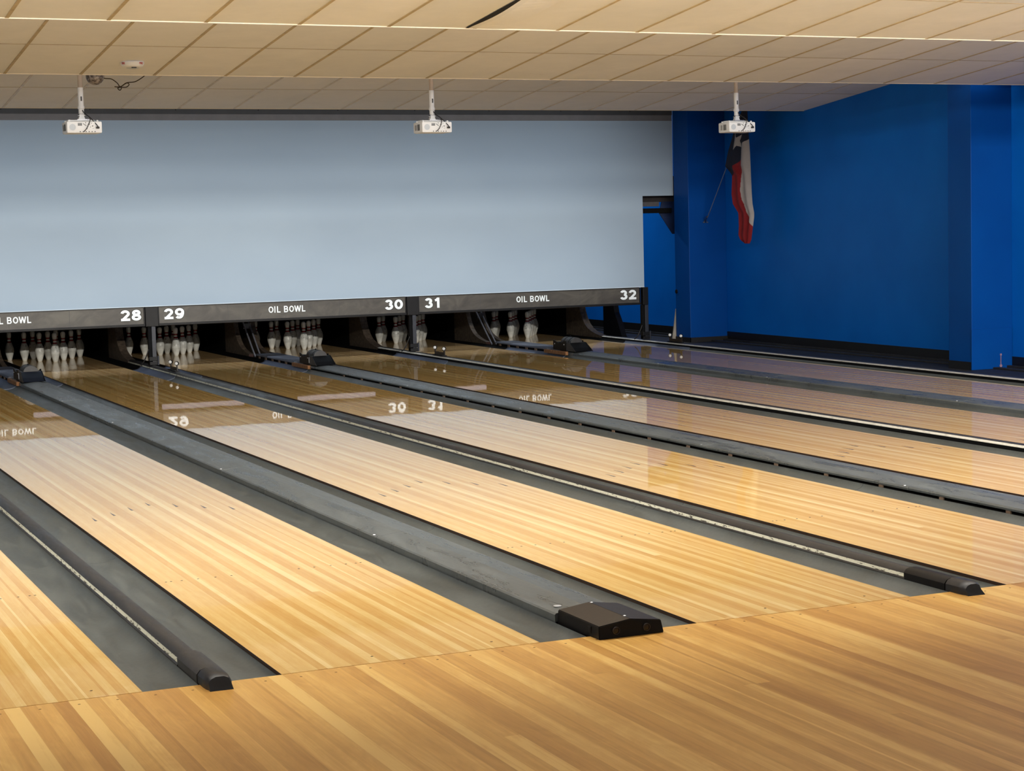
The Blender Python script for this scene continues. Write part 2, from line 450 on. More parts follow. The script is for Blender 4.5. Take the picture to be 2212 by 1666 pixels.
tag(mesh('trim_sagging_tile', bm, [m_tile[1], m_gap], normals=False), kind='structure')

# ------------------------------------------------------------------ masking wall (screen)
bm = bmesh.new()
prof = [(-4.5, .757), (9.775, .757), (9.775, 1.978), (10.235, 1.978), (10.235, 2.985), (-4.5, 2.985)]
vs = [bm.verts.new((x, MY-.03, z)) for x, z in prof]; f = bm.faces.new(vs)
r = bmesh.ops.extrude_face_region(bm, geom=[f]); bmesh.ops.translate(bm, verts=[v for v in r['geom'] if isinstance(v, bmesh.types.BMVert)], vec=(0, .03, 0))
tag(mesh('wall_screen', bm, m_mask), kind='structure')
bm = B(-4.5, 10.235, MY-.036, MY, 2.985, 3.06); tag(mesh('trim_1', bm, m_maskgrey), kind='structure')
bm = B(-4.5, 10.235, MY-.05, MY, 3.06, 3.9); tag(mesh('trim_2', bm, m_maskdark), kind='structure')
bm = bmesh.new()
for k in range(12): lathe(bm, [(.006, 0), (.006, -.004)], 8, (-.6+k*1.02, MY-.05, 3.11), 'y')
tag(mesh('trim_3', bm, m_gap), kind='structure')
bm = bmesh.new(); box(bm, -4.5, 9.775, MY-.034, MY-.002, .748, .757); box(bm, 10.235, 10.24, MY-.034, MY, 1.978, 2.985)
tag(mesh('trim_4', bm, m_maskedge), kind='structure')
# backside seen through the notch
t = tag(mesh('steel_beam', B(9.2, 10.31, 16.35, 16.42, 1.745, 1.812, bev=.004), m_blackmat), 'black square beam crossing behind the notch of the grey screen wall', 'beam')
t = tag(mesh('cross_board', B(9.2, WALLX-.001, 16.50, 16.53, 1.895, 2.25), plain('brown_grey_board', srgb(52, 46, 46), .7)), 'dark board above the black beam behind the notch in the screen wall', 'board')
t = tag(mesh('sheet_metal_box', B(9.2, 10.17, 16.45, 16.495, 1.838, 1.90, bev=.004), plain('dull_grey_box', srgb(96, 94, 98), .6)), 'small grey box wedged between dark board and black beam', 'box')
bm = bmesh.new(); prism(bm, [(WALLX-.001, 1.90), (10.20, 1.90), (10.16, 1.744), (10.36, 1.455), (WALLX-.001, 1.455)], 16.43, 16.445, axis='y')
tag(mesh('corner_gusset', bm, m_bluedk), 'dark blue gusset panel with a slanted edge behind the black beam', 'bracket')

# ------------------------------------------------------------------ text
def arc(cx, cy, rx, ry, a0, a1, n=22): return [(cx+rx*math.cos(math.radians(a0+(a1-a0)*k/n)), cy+ry*math.sin(math.radians(a0+(a1-a0)*k/n))) for k in range(n+1)]
GL = {  # centre lines of block capitals in a box of height 1
 '0': (.80, [arc(.40, .5, .27, .365, 0, 360)]),
 '1': (.58, [[(.40, 0), (.40, 1)], [(.10, .74), (.24, .77), (.36, .90)]]),
 '2': (.82, [arc(.40, .66, .255, .215, 172, -28)+[(.20, .12)], [(.05, .12), (.78, .12)]]),
 '3': (.80, [arc(.37, .70, .225, .175, 165, -80), arc(.38, .315, .26, .195, 85, -165)]),
 '8': (.82, [arc(.41, .715, .225, .16, 0, 360), arc(.41, .305, .27, .185, 0, 360)]),
 '9': (.82, [arc(.41, .64, .265, .235, 0, 360), [(.675, .62), (.665, .45), (.60, .26), (.49, .15), (.38, .125), (.24, .14), (.15, .22)]]),
 'O': (.82, [arc(.40, .5, .30, .40, 0, 360)]), 'I': (.34, [[(.12, 0), (.12, 1)]]),
 'L': (.62, [[(.12, 0), (.12, 1)], [(.05, .09), (.60, .09)]]),
 'B': (.78, [[(.12, 0), (.12, 1)], [(.10, .91), (.38, .91)]+arc(.40, .715, .18, .195, 90, -90)+[(.10, .52)], [(.40, .51)]+arc(.42, .30, .21, .21, 90, -90)+[(.10, .09)]]),
 'W': (1.06, [[(.03, 1.0), (.26, .04)], [(.26, .04), (.50, .96)], [(.50, .96), (.74, .04)], [(.74, .04), (.97, 1.0)]]),
 ' ': (.34, [])}
def ribbon(bm, pts, wd, M, mi=0):
    n = len(pts); cl = n > 8 and (Vector(pts[0])-Vector(pts[-1])).length < 1e-3
    fr, bk = [], []
    for i in range(n):
        if cl: a, b = pts[(i-1) % (n-1)], pts[(i+1) % (n-1)]
        else: a, b = pts[max(i-1, 0)], pts[min(i+1, n-1)]
        d = (Vector(b)-Vector(a)).normalized(); nn = Vector((-d.y, d.x))*wd/2; p = Vector(pts[i])
        fr.append([bm.verts.new(M(p+nn, 0)), bm.verts.new(M(p-nn, 0))]); bk.append([bm.verts.new(M(p+nn, 1)), bm.verts.new(M(p-nn, 1))])
    for i in range(n-1):
        for q in ((fr[i][0], fr[i][1], fr[i+1][1], fr[i+1][0]), (fr[i][0], bk[i][0], bk[i+1][0], fr[i+1][0]), (fr[i][1], bk[i][1], bk[i+1][1], fr[i+1][1])): bm.faces.new(q)
def text_mesh(name, txt, cx, zb, h, y, stroke, mat, parent, sx, omat, gap=.06):
    wid = sum(GL[c][0]+gap for c in txt)-gap; x = cx-wid*h*sx/2
    for c in txt:
        adv, lines = GL[c]
        if lines:
            for k, (wd, dy, mt) in enumerate(((stroke, 0, mat), (stroke+.10, .0012, omat))):
                if mt is None: continue
                bm = bmesh.new()
                M = lambda p, b, x=x, dy=dy: (x+p.x*h*sx, y+dy+b*.0025, zb+p.y*h)
                for q, ln in enumerate(lines):
                    ribbon(bm, ln, wd, lambda p, b, x=x, dy=dy, q=q: (x+p.x*h*sx, y+dy+b*.0025-q*.0001, zb+p.y*h))
                o = mesh(name if not k else name+'_outline', bm, mt, parent, normals=False)
        x += (adv+gap)*h*sx

# ------------------------------------------------------------------ masking units
units = [(27, -.2595, 3.0735), (29, 3.0735, 6.4065), (31, 6.4065, 9.7395)]
for a, x0, x1 in units:
    e = empty('masking_unit', ((x0+x1)/2, MY, .48), 'marbled brown masking panel numbered %s with OIL BOWL in white' % (('28 at its right end' if a == 27 else '%d and %d' % (a, a+1))), 'sign', 'masking units over the pin decks')
    def ch(nm, bm, mt, **k):
        o = mesh(nm, bm, mt, **k); o.parent = e; o.matrix_parent_inverse = Matrix.Translation(-e.location); return o
    xa, xb = x0+.082, x1-.082
    if a == 31: xb = x1-.07
    ch('panel', B(xa, xb, MY-.10, MY-.06, .548, .745), m_marble)
    bm = bmesh.new(); box(bm, xa, xb, MY-.125, MY-.055, .519, .548, bev=.004); box(bm, xa, xb, MY-.108, MY-.055, .745, .752)
    box(bm, xa, xa+.010, MY-.115, MY-.06, .548, .745); box(bm, xb-.010, xb, MY-.115, MY-.06, .548, .745)
    ch('frame', bm, m_black)
    for fx in (.27, .5, .72): ch('panel_joint', B(xa+(xb-xa)*fx, xa+(xb-xa)*fx+.003, MY-.101, MY-.0995, .549, .744), m_maskdark)
    g = bpy.data.objects.new('lettering', None); link(g, e); g.matrix_parent_inverse = Matrix.Translation(-e.location)
    yf = MY-.1025
    if a != 27: text_mesh('digit', str(a), x0+.277, .592, .132, yf, .235, m_ltr, g, 1.13, m_ltrout)
    text_mesh('digit', str(a+1), x1-.245, .592, .132, yf, .235, m_ltr, g, 1.13, m_ltrout)
    text_mesh('letter', 'OIL BOWL', (x0+x1)/2+.02, .617, .080, yf, .175, m_ltr, g, .98, None, gap=.09)
def post(x, label, narrow=False):
    e = empty('support_post', (x, MY, 0), label, 'post', 'posts between the masking units')
    def ch(nm, bm, mt, **k):
        o = mesh(nm, bm, mt, **k); o.parent = e; return o
    ww = .078 if not narrow else .04
    ch('head_plate', B(-ww, ww-.002, -.14, -.06, .515, .752, bev=.004), m_black)
    bm = bmesh.new(); box(bm, -.05, -.012, -.115, -.062, .052, .514, bev=.003); ch('post_back', bm, m_blackmat)
    bm = bmesh.new(); box(bm, -.012, .038, -.135, -.085, .052, .514, bev=.004); ch('post', bm, m_postm)
    bm = bmesh.new(); box(bm, -.055, .045, -.15, -.08, .10, .15, bev=.004); box(bm, -.05, .045, -.15, -.08, .049, .09, bev=.004)
    ch('foot_bracket', bm, m_black)
    bm = bmesh.new(); lathe(bm, [(.011, .049), (.011, .16)], 10, (.052, -.15, 0)); ch('foot_bolt', bm, m_postm, smooth=True)
    bm = bmesh.new(); tube(bm, smoothpts([(-.05, -.11, .24), (-.075, -.10, .17), (-.11, -.08, .09), (-.14, -.05, .052)]), .007); ch('cable', bm, m_cable, smooth=True)
    return e
post(3.0735, 'slim blue grey post between panels 28 and 29')
post(6.4065, 'slim dark post between panels 30 and 31')
post(9.7395, 'slim dark post at the end of panel 32 beside the blue wall', True)

# ------------------------------------------------------------------ lanes
PD = 15.43  # decks start where the painted brighter light begins
for n, lx in LX.items():
    word = {26: 'partly seen maple lane in the bottom left corner',
            27: 'maple lane between the leftmost narrow divider and the wide grey capped divider',
            28: 'maple lane ending under number 28', 29: 'maple lane ending under number 29', 30: 'maple lane ending under number 30',
            31: 'maple lane ending under number 31', 32: 'maple lane ending under number 32, nearest the blue wall'}[n]
    e = empty('bowling_lane', (lx, 0, 0), word, 'bowling lane', 'bowling lanes')
    bm = bmesh.new(); box(bm, 0, LW, .002, PD, -.05, 0, 0)
    for f in bm.faces:
        if abs(f.normal.x) > .5 or f.calc_center_median().x in (0.0, LW): f.material_index = 1
    mesh('lane_bed', bm, [m_lane, m_edge], e)
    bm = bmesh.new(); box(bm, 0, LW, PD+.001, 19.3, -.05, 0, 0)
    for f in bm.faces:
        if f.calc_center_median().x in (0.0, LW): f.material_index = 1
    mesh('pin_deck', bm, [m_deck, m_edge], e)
    if n >= 27:
        for k in range(-3, 4):
            ax, ay = LW/2+k*5*LW/39, 4.744-abs(k)*.1501
            bm = bmesh.new(); prism(bm, [(ax, ay+.075), (ax-.0075, ay-.072), (ax+.0075, ay-.077)], .0001, .0005, axis='z')
            mesh('arrow_marker', bm, m_inlay, e)
    if n == 26:
        bm = bmesh.new(); lathe(bm, [(.0055, .0001), (.0055, .0005)], 10); dot0 = mesh('dot_marker', bm, m_inlay, e); dot0.location = (.5, 2.098, 0); dot_me = dot0.data
    def dot(dx, dy):
        o = bpy.data.objects.new('dot_marker', dot_me); o.location = (dx, dy, 0); link(o, e)
    for k in (1.6, 2.5, 4.4, 7.3, 10.4, 13.3):
        for sg in (-1, 1): dot(LW/2+sg*(LW/2-k*LW/39), 2.098)
    dot(14.5*LW/39, .11); dot(33*LW/39, .11)
bm = bmesh.new()
x = -4.0
while x < 10.5:
    lathe(bm, [(.005, .0001), (.005, .0004)], 10, (x, -.07, 0)); x += 5*LW/39
tag(mesh('trim_5', bm, plain('approach_dot', srgb(140, 94, 50), .4)), kind='structure')

# ------------------------------------------------------------------ gutters
def gutter(xa, xb, label, black=False, name='gutter'):
    """xa = lane side, xb = divider side"""
    s = 1 if xb > xa else -1; wd = abs(xb-xa)
    prof = []
    for k in range(11):
        t = k/10; a = PI*t
        zl = -.030 if s > 0 else -.030
        base = (-.015)*(1-t) + (.0)*t
        prof.append((xa+s*(wd*(.5-.5*math.cos(a))), base-.036*math.sin(a)))
    th = [(x, z-.012) for x, z in reversed(prof)]
    e = empty(name, ((xa+xb)/2, 0, 0), label, 'gutter', 'ball gutters beside the lanes')
    def ch(nm, bm, mt):
        o = mesh(nm, bm, mt, e, smooth=True); o.matrix_parent_inverse = Matrix.Translation(-e.location); return o
    cuts = [.003, 3.05, 7.1, 11.2, 14.75]
    for y0, y1 in zip(cuts[:-1], cuts[1:]):
        bm = bmesh.new(); prism(bm, prof+th, y0, y1-.005); ch('gutter_section', bm, m_gut)
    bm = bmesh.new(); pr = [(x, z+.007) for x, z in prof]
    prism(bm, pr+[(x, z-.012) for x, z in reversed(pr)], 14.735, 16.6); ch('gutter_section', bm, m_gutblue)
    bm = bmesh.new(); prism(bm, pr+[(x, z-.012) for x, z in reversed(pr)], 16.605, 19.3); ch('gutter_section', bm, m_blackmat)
    return e
G = .2025
for n, lx in LX.items():
    if n > 26: gutter(lx-.002, lx-.002-(G if n % 2 else G-.0), 'grey ball gutter along the left edge of lane %d' % n)
    gutter(lx+LW+.002, lx+LW+.002+G, 'grey ball gutter along the right edge of lane %d' % n)

# ------------------------------------------------------------------ dividers
def division(key, xc):
    nar = key in NARROW
    txt = {'26/27': 'narrow charcoal divider with chipped white strip, at the bottom left of the photo',
           '28/29': 'narrow charcoal divider with chipped white strip left of lane 29',
           '30/31': 'narrow black sided divider with white strip left of lane 31',
           '32/wall': 'narrow black sided divider with white strip between lane 32 and the blue wall',
           '27/28': 'wide grey capped divider ending in the black two-lens box',
           '29/30': 'wide grey divider with dark slot and clips under its edge, left of lane 30',
           '31/32': 'wide grey smooth sided divider left of lane 32'}[key]
    e = empty('lane_divider', (xc, 0, 0), txt, 'lane divider', 'dividers between the lanes')
    h = .0545 if nar else .148
    if nar:
        soft = key in ('26/27', '28/29')
        y0 = .34
        if soft:
            prof = [(-h, -.055), (-h, .004), (-.049, .010), (-.0435, .024), (-.030, .040), (-.012, .047), (.008, .047), (.026, .040), (.042, .022), (h, 0), (h, -.055)]
            mis = [0, 0, 1, 0, 0, 0, 0, 0, 0, 0, 0]
        else:
            prof = [(-h, -.055), (-h, .028), (-.050, .034), (-.024, .040), (-.010, .044), (.018, .044), (.036, .034), (h, .004), (h, -.055)]
            mis = [2, 1, 1, 0, 0, 0, 0, 0, 0]
        ys = [y0, 5.2, 10.2, 15.0, 17.35]
        for a, b in zip(ys[:-1], ys[1:]):
            bm = bmesh.new(); prism(bm, prof, a, b-.003, mis=mis); mesh('divider_cap', bm, [m_capdark, m_strip if soft else m_strip2, m_blackmat], e, smooth=True)
        # nose piece
        bm = bmesh.new()
        p2 = [(-.052, -.05), (-.052, .030), (-.040, .045), (-.020, .052), (.020, .052), (.042, .042), (.053, .020), (.053, -.05)]
        prism(bm, p2, .035, .345); mesh('end_cap', bm, m_capdark if key == '26/27' else m_black, e, smooth=True)
        bm = bmesh.new()
        p3 = [(-.05, 0), (-.05, .030), (-.038, .046), (-.018, .054), (.018, .054), (.038, .045), (.05, .022), (.05, 0)]
        rings = []
        for y, sc, dz in ((.034, 1, 1), (-.045, 1.0, 1.02), (-.085, .92, 1.0), (-.108, .84, .90), (-.122, .88, .0)):
            pass
        L = [(.030, 1.0, 1.0), (-.05, 1.0, 1.03), (-.088, .94, 1.0), (-.105, .84, .86)]
        for y, sx, sz in L:
            rings.append([bm.verts.new((px*sx, y, pz*sz)) for px, pz in p3])
        low = [bm.verts.new((px*1.02, -.128 if abs(px) < .045 else -.10, 0.0002)) for px, pz in p3]
        for a, b in zip(rings[:-1], rings[1:]):
            for i in range(8): bm.faces.new((a[i], a[(i+1) % 8], b[(i+1) % 8], b[i]))
        fr = rings[-1]; base = [bm.verts.new((-.043, -.128, 0)), bm.verts.new((.043, -.132, 0))]
        for v in low: bm.verts.remove(v)
        bm.faces.new((fr[0], base[0], base[1], fr[7])); bm.faces.new((fr[0], fr[1], base[0])); bm.faces.new((fr[7], base[1], fr[6]))
        bm.faces.new((fr[1], fr[2], fr[3], fr[4], fr[5], fr[6], base[1], base[0])); bm.faces.new(rings[0])
        nose = mesh('nose_cap', bm, rubber('nose_%s' % key.replace('/', '_'), srgb(22, 26, 34), srgb(40, 42, 48), .35, dust=1.4), e, smooth=True)
        # ball sensor pair standing on the divider
        ys_ = {'28/29': 15.03, '30/31': 15.16, '32/wall': 15.23}.get(key)
        if ys_:
            q = empty('ball_sensor', (xc, ys_, .0475), 'pair of white sensor eyes on the divider %s' % {'28/29': 'below number 29', '30/31': 'just right of the post below number 31', '32/wall': 'at the foot of the blue pillar'}[key], 'sensor', 'ball sensors')
            mesh('clip_base', B(-.03, .03, -.18, .18, 0, .010, bev=.002), m_black, q)
            for s in (-1, 1):
                mesh('stem', B(.0, .008, s*.155-.020, s*.155+.020, .008, .07), m_brownblk, q)
                bm = bmesh.new(); lathe(bm, [(.025, .012), (.025, -.002), (.019, -.006)], 16, (0, 0, 0), 'x'); o = mesh('eye_rim', bm, m_gap, q, smooth=True); o.location = (0, s*.155, .090); o.rotation_euler = (0, 0, .9)
                bm = bmesh.new(); lathe(bm, [(.019, -.006), (.016, -.013), (.008, -.017)], 16, (0, 0, 0), 'x'); o = mesh('eye', bm, m_white, q, smooth=True); o.location = (0, s*.155, .090); o.rotation_euler = (0, 0, .9)
            mesh('web_plate', B(-.002, .002, -.14, .14, .008, .045), m_brownblk, q)
    else:
        slot = key == '29/30'
        y0 = .32 if key == '27/28' else .02
        if key == '27/28':
            prof = [(-.141, -.02), (-.143, .030), (-.136, .036), (0.006, .052), (.136, .037), (.143, .028), (.141, -.02)]
        elif slot:
            prof = [(-.143, .016), (-.147, .028), (-.140, .038), (.0, .050), (.138, .040), (.147, .030), (.145, .001), (-.10, .001)]
        else:
            prof = [(-.145, -.02), (-.147, .026), (-.140, .036), (.0, .048), (.140, .038), (.147, .026), (.145, -.02)]
        ys = {'27/28': [y0, 2.60, 5.8, 9.47, 11.9, 15.22], '29/30': [y0, 2.57, 5.10, 8.4, 11.3, 15.22], '31/32': [y0, 3.4, 6.6, 9.8, 12.2, 15.25]}[key]
        for a, b in zip(ys[:-1], ys[1:]):
            dz = random.uniform(-.001, .002)
            bm = bmesh.new(); prism(bm, [(p, z+dz) for p, z in prof], a, b-.006); mesh('cover_panel', bm, m_cover, e, smooth=False)
        bm = bmesh.new(); box(bm, -.138, .138, y0, 15.2, -.055, .0); mesh('core', bm, m_blackmat, e)
        if slot:
            y = 1.0
            bm = bmesh.new(); box(bm, -.146, -.138, .02, 14.3, -.05, -.002); mesh('side_rail', bm, m_black, e)
            while y < 14:
                mesh('clip', B(-.147, -.137, y-.02, y+.02, -.004, .014), plain('rusty_clip', srgb(120, 100, 84), .6) if y == 1.0 else bpy.data.materials['rusty_clip'], e); y += .62
        if key == '27/28':
            bm = bmesh.new(); lathe(bm, [(.017, 0), (.017, .003), (.006, .004)], 16, (-.085, .42, .0425)); mesh('screw', bm, m_screw, e)
        for yy in ys[1:-1]:
            bm = bmesh.new(); lathe(bm, [(.008, 0), (.006, .003)], 10, (-.135, yy+.05, .037)); mesh('screw', bm, m_screw, e)
    return e
for k, x in {**NARROW, **WIDE}.items(): division(k, x)

# foul detector box on the end of the 27/28 divider
fd = empty('foul_detector', (1.418, 0, 0), 'black ridged box with two dark red lenses on the end of the wide divider', 'foul detector')
hx = .145
bm = bmesh.new()
prof = [(-hx, -.0), (-hx+.004, .052), (.0, .070), (hx-.008, .052), (hx, -.0)]
A = [bm.verts.new((x, .315 if abs(x) > .1 or True else 0, z if z > 0 else -.02)) for x, z in prof]
Bv = [bm.verts.new((x, -.078, z)) for x, z in prof]
for v in (Bv[0], Bv[4]): v.co.y = -.088
bm.faces.new(A); bm.faces.new(Bv)
fs = [bm.faces.new((A[i], A[(i+1) % 5], Bv[(i+1) % 5], Bv[i])) for i in range(5)]
fs[0].material_index = 0; fs[1].material_index = 1; fs[2].material_index = 2; fs[3].material_index = 2
r = bmesh.ops.bevel(bm, geom=[e for e in bm.edges], offset=.003, segments=2, affect='EDGES')
mesh('housing', bm, [m_black, m_brownblk, m_blueblk], fd)
bm = B(-hx-.0015, -hx+.006, -.012, .018, .010, .042, bev=.006); mesh('side_slot', bm, m_gap, fd)
for x, zc in ((-.068, .030), (.068, .030)):
    bm = bmesh.new(); lathe(bm, [(.0155, .004), (.0155, -.002), (.0138, -.002), (.0138, .002)], 24, (x, -.086, zc), 'y'); mesh('lens_ring', bm, m_ring, fd, smooth=True)
    bm = bmesh.new(); lathe(bm, [(.0138, .002), (.011, .001), (.002, .001)], 24, (x, -.086, zc), 'y'); mesh('lens', bm, m_lens, fd, smooth=True)
for y in (.29, -.02):
    bm = bmesh.new(); lathe(bm, [(.007, .0705), (.007, .072), (.003, .074)], 12, (.002, y, 0)); mesh('screw', bm, m_screw, fd)

# ------------------------------------------------------------------ kickbacks and pits
LIP = [(17.36, -.05), (17.36, .035), (17.52, .055), (17.68, .085), (17.82, .13), (17.92, .19), (18.0, .27), (18.06, .36), (18.10, .46), (18.12, .70)]
def kick(x0, x1, label, blk=False):
    e = empty('kickback', ((x0+x1)/2, 18.6, 0), label, 'kickback', 'kickback plates beside the pin decks')
    dy = 0 if not blk else -.0
    P = lambda nm, bm, mt, **k: (lambda o: (setattr(o, 'matrix_parent_inverse', Matrix.Translation(-e.location)), o)[1])(mesh(nm, bm, mt, e, **k))
    lip = LIP if not blk else [(17.37, 0.0), (17.40, .03), (17.44, .10), (17.49, .185), (17.55, .27), (17.61, .346), (17.64, .44), (17.68, .70)]
    yb = 17.98 if blk else 18.55
    prof = lip + [(yb, .70), (yb, lip[0][1])]
    bm = bmesh.new(); prism(bm, prof, x0, x1, axis='x', mis=None)
    for f in bm.faces:
        c = f.calc_center_median()
        if abs(f.normal.x) < .5 and c.y < 18.3 and 0.03 < c.z < .62 and c.x not in (x0, x1): f.material_index = 1
    P('front_board', bm, [m_blackmat, m_black] if blk else [m_kickwood, m_kicklip], smooth=False)
    if not blk:
        bm = B(x0, x1, 18.553, 20.3, -.05, .70); P('rear_board', bm, m_blackmat)
    else:
        bm = B(x0+.01, x1-.01, 17.985, 18.5, .55, .70); P('top_rail', bm, m_blackmat)
    return e
kick(3.0735-.05, 3.0735+.05, 'dark wood kickback with worn curved lip left of the pins under number 29')
kick(6.4065-.05, 6.4065+.05, 'dark wood kickback with worn curved lip left of the pins under number 31')
kick(9.7395-.05, 9.7395+.045, 'dark wood kickback with curved lip at the right end under number 32')
kick(10.02, 10.10, 'plain black kickback standing alone beside the post under number 32', True)
for k, xc in WIDE.items():
    nxt = k.split('/')[1]; prv = k.split('/')[0]
    kick(xc-.145, xc-.085, 'left of the two dark curved kickbacks left of the pins of lane %s' % nxt)
    kick(xc+.085, xc+.145, 'right of the two dark curved kickbacks left of the pins of lane %s' % nxt)
for n, lx in LX.items():
    if n < 27: continue
    e = empty('pinsetter', (lx+LW/2, 19, .66), 'black pinsetter housing in the shade above the pin deck %s' % ('at the far left' if n == 27 else 'of lane %d' % n), 'pinsetter', 'pinsetters in the dark above the pins')
    bm = B(-LW/2-.2, LW/2+.2, -1.1, 1.3, .0, .5); mesh('housing', bm, m_blackmat, e)
    bm = B(-LW/2-.2, LW/2+.2, 1.25, 1.29, -.78, .0); mesh('pit_curtain', bm, m_blackmat, e)
    bm = B(-LW/2-.19, LW/2+.19, .42, 1.24, -.80, -.72); mesh('pit_floor', bm, m_blackmat, e)

# ------------------------------------------------------------------ ball return hoods, slate covers, rods
def hood(xc, y0, label, style):
    e = empty('ball_return_hood', (xc, y0, .0525), label, 'ball return hood', 'ball return hoods on the wide dividers')
    # front wedge
    bm = bmesh.new(); w2 = .132
    prism(bm, [(-.0, .0), (.06, .040), (.17, .100), (.60, .100), (.60, .0)], -w2, w2, axis='x'); bmesh.ops.bevel(bm, geom=list(bm.edges), offset=.005, segments=2, affect='EDGES')
    mesh('body', bm, m_blueblk if style == 1 else m_black, e)
    # side skirts of the wedge, bent outwards a little
    for s in (-1, 1):
        bm = bmesh.new(); vs = [bm.verts.new(v) for v in ((s*.140, -.03, 0), (s*.134, .17, .104), (s*.134, .25, .104), (s*.142, .25, 0))]; bm.faces.new(vs)
        r = bmesh.ops.extrude_face_region(bm, geom=list(bm.faces)); bmesh.ops.translate(bm, verts=[v for v in r['geom'] if isinstance(v, bmesh.types.BMVert)], vec=(s*.004, 0, 0))
        mesh('skirt', bm, m_capdark, e)
    # dome
    bm = bmesh.new(); prof = [(.098*math.cos(PI*k/16), .085+.078*math.sin(PI*k/16)) for k in range(17)]
    prism(bm, prof+[(-.098, .08), (.098, .08)], [.20, .30, .42, .50], 0); mesh('dome', bm, m_capdark, e, smooth=True)
    for yy in (.26, .40):
        bm = bmesh.new(); pr2 = [(.101*math.cos(PI*k/16), .085+.082*math.sin(PI*k/16)) for k in range(17)]
        prism(bm, pr2+[(-.101, .08), (.101, .08)], yy, yy+.018); mesh('dome_rib', bm, m_black, e, smooth=True)
    bm = bmesh.new(); lathe(bm, [(.014, 0), (.010, .010), (.003, .014)], 10, (0, .38, .163)); mesh('knob', bm, m_black, e, smooth=True)
    # side plates with a wavy top
    for s in (-1, 1):
        pr = [(.26, 0)]+[(.26+.38*k/12, .105+.016*math.cos(k/12*2*PI)) for k in range(13)]+[(.64, 0)]
        bm = bmesh.new(); prism(bm, pr, s*.142-.004, s*.142+.004, axis='x'); p = mesh('side_plate', bm, m_black, e)
        if s < 0:
            for yy in (.31, .59):
                bm = bmesh.new(); lathe(bm, [(.007, 0), (.005, -.004)], 10, (-.147, yy, .075), 'x'); q = mesh('screw', bm, m_screw, p)
    mesh('back_plate', B(-.138, .138, .60, .606, 0, .10), m_black, e)
    if style != 3:
        mesh('white_tab', B(-.149, -.146, .245, .262, .02, .085), m_screw, e)
    mesh('timber_block', B(-.195, -.150, .18, .84, -.050, -.006, bev=.004), m_tan, e)
    e.scale = (.84, 1, 1)
    return e
hood(1.40, 14.40, 'black domed ball return hood at the left edge, left of lane 28', 1)
hood(4.73, 14.48, 'black domed ball return hood left of lane 30, reflected in the floor', 2)
hood(8.035, 14.44, 'black domed ball return hood left of lane 32', 3)
for k, xc, lab in (('27/28', 1.407, 'slate blue ribbed cover behind the hood at the far left edge'), ('29/30', 4.74, 'slate blue scratched cover plate between the hood and rods left of lane 30'), ('31/32', 8.073, 'slate blue cover plate between the hood and rods left of lane 32')):
    e = empty('track_cover', (xc, 16.1, 0), lab, 'cover plate', 'slate cover plates behind the hoods')
    bm = bmesh.new()
    prism(bm, [(-.150, .048), (-.140, .058), (.135, .058), (.145, .048), (.145, .036), (-.150, .036)], -.80, .92); mesh('plate', bm, m_slate, e)
    bm = bmesh.new(); box(bm, -.13, .13, -.78, .90, -.12, .036); mesh('support', bm, m_blackmat, e)
    for i in range(6): mesh('side_clip', B(-.142, -.13, -.74+i*.30, -.68+i*.30, .005, .036), bpy.data.materials['rusty_clip'], e)
    e = empty('ball_lift_rods', (xc, 17.4, 0), 'pair of thin steel rods rising behind the panel, left of lane %s' % k.split('/')[1], 'steel rods', 'ball lift rods')
    for dx, yb, yt in ((-.065, .0, .55), (.02, .05, .59)):
        bm = bmesh.new(); tube(bm, [(dx, yb-.05, .0), (dx, yb, .04), (dx, yt, .47), (dx, yt+.1, .60)], .011, 10); mesh('rod', bm, m_rod, e, smooth=True)
    mesh('cross_plate', B(-.07, .03, .46, .475, .34, .41), m_postm, e)

# pin lights behind the masking units
m_tube = N('pin_light_diffuser'); m_tube.p.inputs['Emission Color'].default_value = (.86, .82, 1.0, 1); m_tube.p.inputs['Emission Strength'].default_value = .26
m_tube = m_tube.out(srgb(210, 205, 220), .5)
for n in (28, 29, 30, 31):
    e = empty('pin_light', (LX[n]+LW/2, 16.9, .56), 'pin light tucked behind the masking unit over the pins of lane %d' % n, 'light fixture', 'pin lights behind the masking units')
    mesh('housing', B(-.54, .54, -.06, .06, .012, .09, bev=.004), m_black, e)
    mesh('diffuser', B(-.52, .52, -.045, .045, -.045, .012, bev=.01), m_tube, e)

# ------------------------------------------------------------------ pins
pp = [(.0255, 0), (.0285, .004), (.036, .03), (.045, .06), (.053, .09), (.0585, .115), (.0595, .130), (.058, .150), (.052, .180), (.043, .205), (.033, .228), (.0262, .245), (.0235, .262), (.0232, .270), (.0240, .283), (.0270, .303), (.0305, .325), (.0322, .343), (.0310, .358), (.0255, .371), (.016, .378), (.005, .381)]
bm = bmesh.new(); lathe(bm, pp, 28)
pin0 = mesh('bowling_pin', bm, [m_pin], smooth=True)
SP = .3048
SPOT = {1: (0, 0), 2: (-.5, 1), 3: (.5, 1), 4: (-1, 2), 5: (0, 2), 6: (1, 2), 7: (-1.5, 3), 8: (-.5, 3), 9: (.5, 3), 10: (1.5, 3)}
WH = {1: 'at the front point of the rack', 2: 'in the second row on the left', 3: 'in the second row on the right', 4: 'in the third row at the left end', 5: 'in the middle of the third row', 6: 'in the third row at the right end',
      7: 'in the back row at the left corner', 8: 'in the back row second from left', 9: 'in the back row third from left', 10: 'in the back row at the right corner'}
first = True
